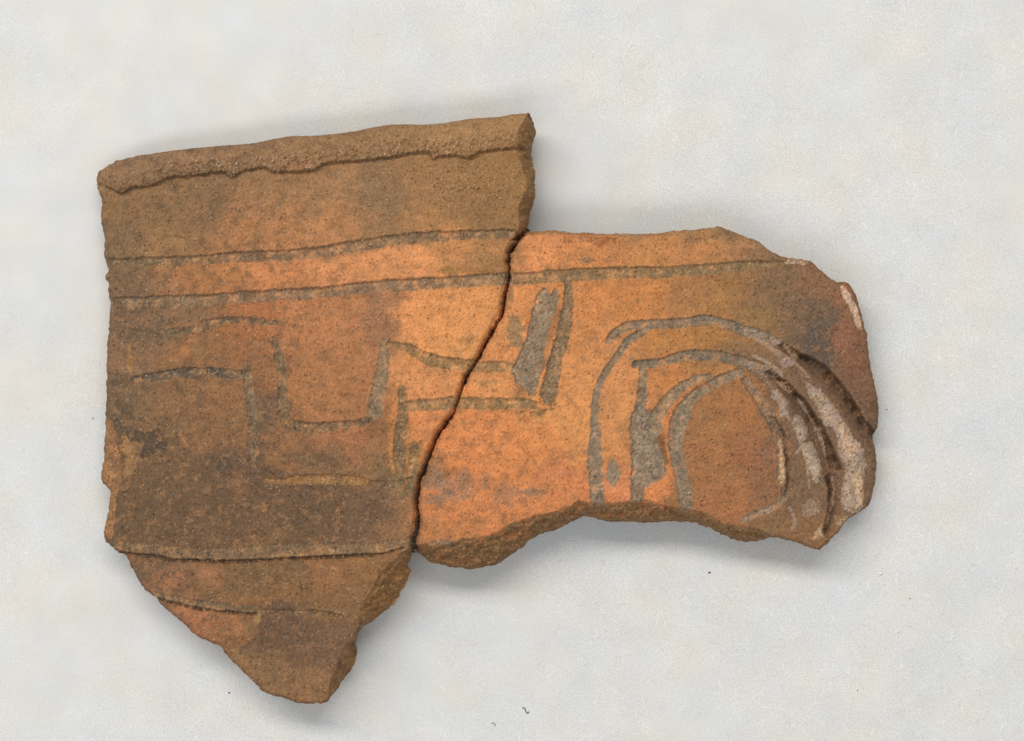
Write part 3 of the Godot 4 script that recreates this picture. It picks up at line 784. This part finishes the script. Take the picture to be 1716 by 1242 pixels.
func surface_grain() -> void:
	var rng := RandomNumberGenerator.new()
	rng.seed = 4711
	var g1 := noise(101, 0.33, 2)
	var g2 := noise(102, 0.16, 2)
	var brush := noise(103, 0.05, 2)
	var broad := noise(104, 0.02, 2)
	var worn := noise(105, 0.03, 4)
	var old := tone(132, 94, 60)
	var soot := tone(98, 72, 50)
	var ochre := tone(154, 102, 62)
	var blotch := noise(106, 0.034, 4)
	var tint := noise(107, 0.06, 3)
	for q in used.size():
		if used[q] == 0:
			continue
		var u := pu[q]
		var v := pv[q]
		if used[q] == 1:
			# a crumbly patch near the broken corner
			var cu := (u - 800.0) / 75.0
			var cv := (v - 322.0) / 52.0
			var crumbly := clampf(1.1 * exp(-cu * cu - cv * cv) + 0.8 * mid[q] - 0.2, 0.0, 1.0)
			grit[q] = maxf(grit[q], 0.8 * crumbly)
			rise[q] += 2.6 * crumbly * fine[q]
		var a := g1.get_noise_2d(u, v)
		var b := g2.get_noise_2d(u, v)
		var s := brush.get_noise_2d(u * 0.35 + v * 0.1, v * 1.6)
		var sandy := grit[q]
		rise[q] += (0.5 + 1.1 * sandy) * a + (0.6 + 1.3 * sandy) * b + 0.5 * s + 1.2 * broad.get_noise_2d(u, v) + 0.5 * mid[q]
		var k := 1.0 + (0.27 + 0.12 * sandy) * a + 0.18 * b + 0.10 * s + 0.14 * mid[q] + 0.12 * fine[q] + rng.randf_range(-0.17, 0.17)
		var patina := smoothstep(0.08, 0.5, worn.get_noise_2d(u, v) + 0.35 * fine[q]) * smoothstep(0.06, 0.3, cr[q])
		dye(q, old, 0.38 * patina)
		var m1 := blotch.get_noise_2d(u, v)
		var m2 := blotch.get_noise_2d(u + 700.0, v * 1.25)
		var murk := smoothstep(0.02, 0.42, m1 + 0.45 * fine[q]) * (0.55 if used[q] == 1 else 0.3) * smoothstep(900.0, 300.0, u - 400.0 * float(used[q] == 2))
		dye(q, soot, murk)
		dye(q, ochre, 0.4 * smoothstep(0.12, 0.5, m2 + 0.4 * fine[q]) * smoothstep(0.34, 0.14, cr[q]))
		var hue := tint.get_noise_2d(u, v)
		cr[q] *= 1.0 + 0.05 * hue
		cb[q] *= 1.0 - 0.10 * hue
		var roll := rng.randf()
		var pit := 0.014 + 0.02 * clampf(mid[q], 0.0, 1.0) + 0.012 * sandy
		if roll < pit:
			k *= rng.randf_range(0.25, 0.7)
			if rng.randf() < 0.4:
				var near: int = [q + 1, q + NU, q + NU + 1][rng.randi() % 3]
				cr[near] *= 0.6
				cg[near] *= 0.55
				cb[near] *= 0.5
			rise[q] -= rng.randf_range(1.0, 2.6)
		elif roll > 0.988 - 0.022 * sandy:
			var lift := rng.randf_range(0.15, 0.5)
			dye(q, Color(0.72, 0.5 + 0.1 * sandy, 0.3 + 0.2 * sandy), lift + 0.15 * sandy)
			rise[q] += rng.randf_range(0.3, 1.3)
		cr[q] *= k
		cg[q] *= k
		cb[q] *= k


# ---------------------------------------------------------------- meshes
func build_sherd(who: int, called: String, label: String, cu: float, cv: float) -> void:
	var n := used.size()
	var low := INF
	var base := PackedFloat32Array()
	base.resize(n)
	for q in n:
		if used[q] == who:
			base[q] = smooth_height(pu[q], pv[q], who) - THICK
			low = minf(low, base[q])
	var root := Node3D.new()
	root.name = called if who == 1 else called + "_001"
	root.position = Vector3((cu - CU) * U, 0, (cv - CV) * U)
	root.set_meta("label", label)
	root.set_meta("category", "pottery sherd")
	root.set_meta("group", "joining pottery sherds")
	add_child(root)
	var place := PackedVector3Array()
	var under := PackedVector3Array()
	var normal := PackedVector3Array()
	var tint := PackedColorArray()
	place.resize(n); under.resize(n); normal.resize(n); tint.resize(n)
	var hh := PackedFloat32Array()
	hh.resize(n)
	for q in n:
		if used[q] == who:
			var floor_at := base[q] - low
			hh[q] = maxf(floor_at + THICK + rise[q], floor_at + 6.0)
			place[q] = Vector3((pu[q] - cu) * U, hh[q] * U, (pv[q] - cv) * U)
			under[q] = Vector3(place[q].x, (floor_at + 0.4) * U, place[q].z)
			tint[q] = Color(clampf(cr[q], 0.01, 0.85), clampf(cg[q], 0.008, 0.8), clampf(cb[q], 0.006, 0.7))
	for q in n:
		if used[q] == who:
			var l := q - 1 if used[q - 1] == who else q
			var r := q + 1 if used[q + 1] == who else q
			var t := q - NU if used[q - NU] == who else q
			var b := q + NU if used[q + NU] == who else q
			var du := maxf(pu[r] - pu[l], 0.4)
			var dv := maxf(pv[b] - pv[t], 0.4)
			normal[q] = Vector3(-(hh[r] - hh[l]) / du, 1.0, -(hh[b] - hh[t]) / dv).normalized()
	# cells, by region
	var main := new_region("outer_surface", who)
	var cells := {}
	var solid := PackedByteArray()
	solid.resize(n)
	for j in NV - 1:
		for i in NU - 1:
			var q := j * NU + i
			if used[q] != who or used[q + 1] != who or used[q + NU] != who or used[q + NU + 1] != who:
				continue
			if owner_of[q] != who and owner_of[q + 1] != who and owner_of[q + NU] != who and owner_of[q + NU + 1] != who:
				continue
			solid[q] = 1
			var id := maxi(maxi(region[q], region[q + 1]), maxi(region[q + NU], region[q + NU + 1]))
			id = region[q] if region[q] else id
			if id == 0 or region_owner[id] != who:
				id = main
			if not cells.has(id):
				cells[id] = PackedInt32Array()
			cells[id].append(q)
	var where := PackedInt32Array()
	where.resize(n)
	var order: Array = cells.keys()
	order.sort()
	for id: int in order:
		where.fill(-1)
		var vp := PackedVector3Array()
		var vn := PackedVector3Array()
		var vc := PackedColorArray()
		var ix := PackedInt32Array()
		for q: int in cells[id]:
			for c: int in [q, q + 1, q + NU, q + 1, q + NU + 1, q + NU]:
				if where[c] < 0:
					where[c] = vp.size()
					vp.append(place[c])
					vn.append(normal[c])
					vc.append(tint[c])
				ix.append(where[c])
		commit(region_name[id], vp, vn, vc, ix, root, region_label[id])
	# inner surface
	where.fill(-1)
	var bp := PackedVector3Array()
	var bn := PackedVector3Array()
	var bc := PackedColorArray()
	var bi := PackedInt32Array()
	# wall round the rim of the plate
	var wp := PackedVector3Array()
	var wn := PackedVector3Array()
	var wc := PackedColorArray()
	var wi := PackedInt32Array()
	var core := tone(128, 90, 54)
	for q in n:
		if not solid[q]:
			continue
		for c: int in [q, q + NU, q + 1, q + 1, q + NU, q + NU + 1]:
			if where[c] < 0:
				where[c] = bp.size()
				bp.append(under[c])
				bn.append(Vector3.DOWN)
				bc.append(core)
			bi.append(where[c])
		for e: Array in [[q - NU, q, q + 1], [q + NU, q + NU + 1, q + NU], [q - 1, q + NU, q], [q + 1, q + 1, q + NU + 1]]:
			if solid[e[0]]:
				continue
			var a: int = e[1]
			var b: int = e[2]
			var out := (place[b] - place[a])
			var side := Vector3(out.z, 0, -out.x).normalized()
			var at := wp.size()
			var mid_u := (pu[a] + pu[b]) * 0.5 + side.x * 13.0
			var mid_v := (pv[a] + pv[b]) * 0.5 + side.z * 13.0
			var there := int((mid_v - V0) / STEP) * NU + int((mid_u - U0) / STEP)
			var at_join := there > 0 and there < n and owner_of[there] == 3 - who
			for s: int in [a, b]:
				for t in 4:
					var f: float = [0.0, 0.13, 0.45, 1.0][t]
					var in_by := 3.5 * sin(f * PI) * fine[s] + 1.5 * sin(f * PI)
					if at_join:
						in_by = -((4.6 if who == 1 else 1.8) + 2.0 * mid[s] + 0.5 * fine[s]) * [0.0, 0.8, 1.2, 1.25][t]
					wp.append(place[s].lerp(under[s], f) - side * in_by * U)
					wn.append(side)
					wc.append(tint[s].lerp(core, minf(1.0, f * 2.0)))
			for t in 3:
				for d: int in [0, 1, 4, 4, 1, 5]:
					wi.append(at + t + d)
	commit("inner_surface", bp, bn, bc, bi, root)
	commit("broken_edge", wp, wn, wc, wi, root, "narrow broken face round the sherd")


func commit(called: String, vp: PackedVector3Array, vn: PackedVector3Array, vc: PackedColorArray, ix: PackedInt32Array, root: Node3D, label := "") -> void:
	var a := []
	a.resize(Mesh.ARRAY_MAX)
	a[Mesh.ARRAY_VERTEX] = vp
	a[Mesh.ARRAY_NORMAL] = vn
	a[Mesh.ARRAY_COLOR] = vc
	a[Mesh.ARRAY_INDEX] = ix
	var m := ArrayMesh.new()
	m.add_surface_from_arrays(Mesh.PRIMITIVE_TRIANGLES, a)
	m.surface_set_material(0, clay)
	var o := MeshInstance3D.new()
	var many := 0
	for c in root.get_children():
		if str(c.name) == called or str(c.name).begins_with(called + "_0"):
			many += 1
	o.name = called if many == 0 else "%s_%03d" % [called, many]
	o.mesh = m
	if label:
		o.set_meta("label", label)
	root.add_child(o, true)


# ---------------------------------------------------------------- lint and grit on the paper
func litter() -> void:
	thread("lint_fibre", [875, 1187, 877, 1186, 879, 1187, 880.5, 1190, 881.5, 1193, 883, 1195, 885, 1194.6, 886.4, 1192], 0.75, Color8(66, 66, 62), "tiny dark S shaped hair on the paper below the sherds")
	thread("lint_fibre", [823, 1212, 826, 1211.6, 829, 1213, 830.4, 1215.4, 828.6, 1217.6], 0.6, Color8(128, 126, 120), "faint grey hooked hair near the lower edge of the paper")
	thread("lint_fibre", [1586, 1075, 1591, 1074, 1595, 1071, 1597, 1066], 0.9, Color8(244, 242, 238), "short white curved fibre on the paper at lower right")
	crumb(384, 1161, 1.2, Color8(44, 42, 40), "black grit speck left of the pointed lower tip")
	crumb(155.5, 701, 0.9, Color8(110, 104, 98), "grey grit speck just left of the larger sherd")
	crumb(1525, 1003, 0.9, Color8(100, 96, 90), "dark grit speck on open paper at lower right")
	crumb(1189, 959.5, 1.6, Color8(60, 54, 48), "dark grit speck in the soft shadow under the arched lower edge")
	crumb(1437, 1157, 0.9, Color8(96, 94, 90), "small grey grit speck near the lower right corner")
	crumb(1486, 686, 1.0, Color8(120, 112, 104), "grey grit speck beside the rounded right end")
	crumb(1475, 961, 2.4, Color8(250, 249, 246), "white crumb below the rounded right end")
	crumb(1505, 1058, 2.0, Color8(246, 245, 242), "small white crumb low on the right of the paper")


func matte(c: Color) -> StandardMaterial3D:
	var m := StandardMaterial3D.new()
	m.albedo_color = c
	m.roughness = 0.9
	return m


func thread(called: String, flat: Array, r: float, c: Color, label: String) -> void:
	var raw := PackedVector2Array()
	for k in range(0, flat.size(), 2):
		raw.append(Vector2(flat[k], flat[k + 1]))
	var p := rounded(raw, 0.7)
	var first := p[0]
	var st := SurfaceTool.new()
	st.begin(Mesh.PRIMITIVE_TRIANGLES)
	for k in p.size():
		var d := (p[mini(k + 1, p.size() - 1)] - p[maxi(k - 1, 0)]).normalized()
		var side := Vector3(-d.y, 0, d.x)
		var thin := r * (0.55 + 0.45 * sin(PI * clampf(float(k) / (p.size() - 1), 0.06, 0.94)))
		for s in 6:
			var a := TAU * s / 6.0
			var n := side * cos(a) + Vector3.UP * sin(a)
			st.set_normal(n)
			st.add_vertex((Vector3(p[k].x - first.x, r + 0.5 + 0.8 * sin(k * 0.4), p[k].y - first.y) + n * thin) * U)
	for k in p.size() - 1:
		for s in 6:
			var a := k * 6 + s
			var b := k * 6 + (s + 1) % 6
			for q in [a, b, a + 6, b, b + 6, a + 6]:
				st.add_index(q)
	lay(called, st.commit(), c, first, label, "lint")


func crumb(u: float, v: float, r: float, c: Color, label: String) -> void:
	var st := SurfaceTool.new()
	st.begin(Mesh.PRIMITIVE_TRIANGLES)
	var n := noise(int(u * 7.0 + v), 0.9)
	for j in 6:
		for i in 8:
			var th := PI * j / 5.0
			var ph := TAU * i / 8.0
			var d := Vector3(sin(th) * cos(ph), cos(th), sin(th) * sin(ph))
			var k := r * (1.0 + 0.5 * n.get_noise_3dv(d * 1.3))
			st.set_normal(d)
			st.add_vertex(Vector3(d.x * k * 1.25, (d.y * 0.7 + 0.68) * k, d.z * k * 0.85) * U)
	for j in 5:
		for i in 8:
			var a := j * 8 + i
			var b := j * 8 + (i + 1) % 8
			for q in [a, a + 8, b, b, a + 8, b + 8]:
				st.add_index(q)
	lay("grit_speck", st.commit(), c, Vector2(u, v), label, "grit")


func lay(called: String, mesh: Mesh, c: Color, at: Vector2, label: String, category: String) -> void:
	var o := MeshInstance3D.new()
	var many := 0
	for q in get_children():
		if str(q.name).begins_with(called):
			many += 1
	o.name = called if many == 0 else "%s_%03d" % [called, many]
	o.mesh = mesh
	o.material_override = matte(c)
	o.position = Vector3((at.x - CU) * U, 0.00001, (at.y - CV) * U)
	o.set_meta("label", label)
	o.set_meta("category", category)
	o.set_meta("group", "lint and grit on the paper")
	add_child(o, true)
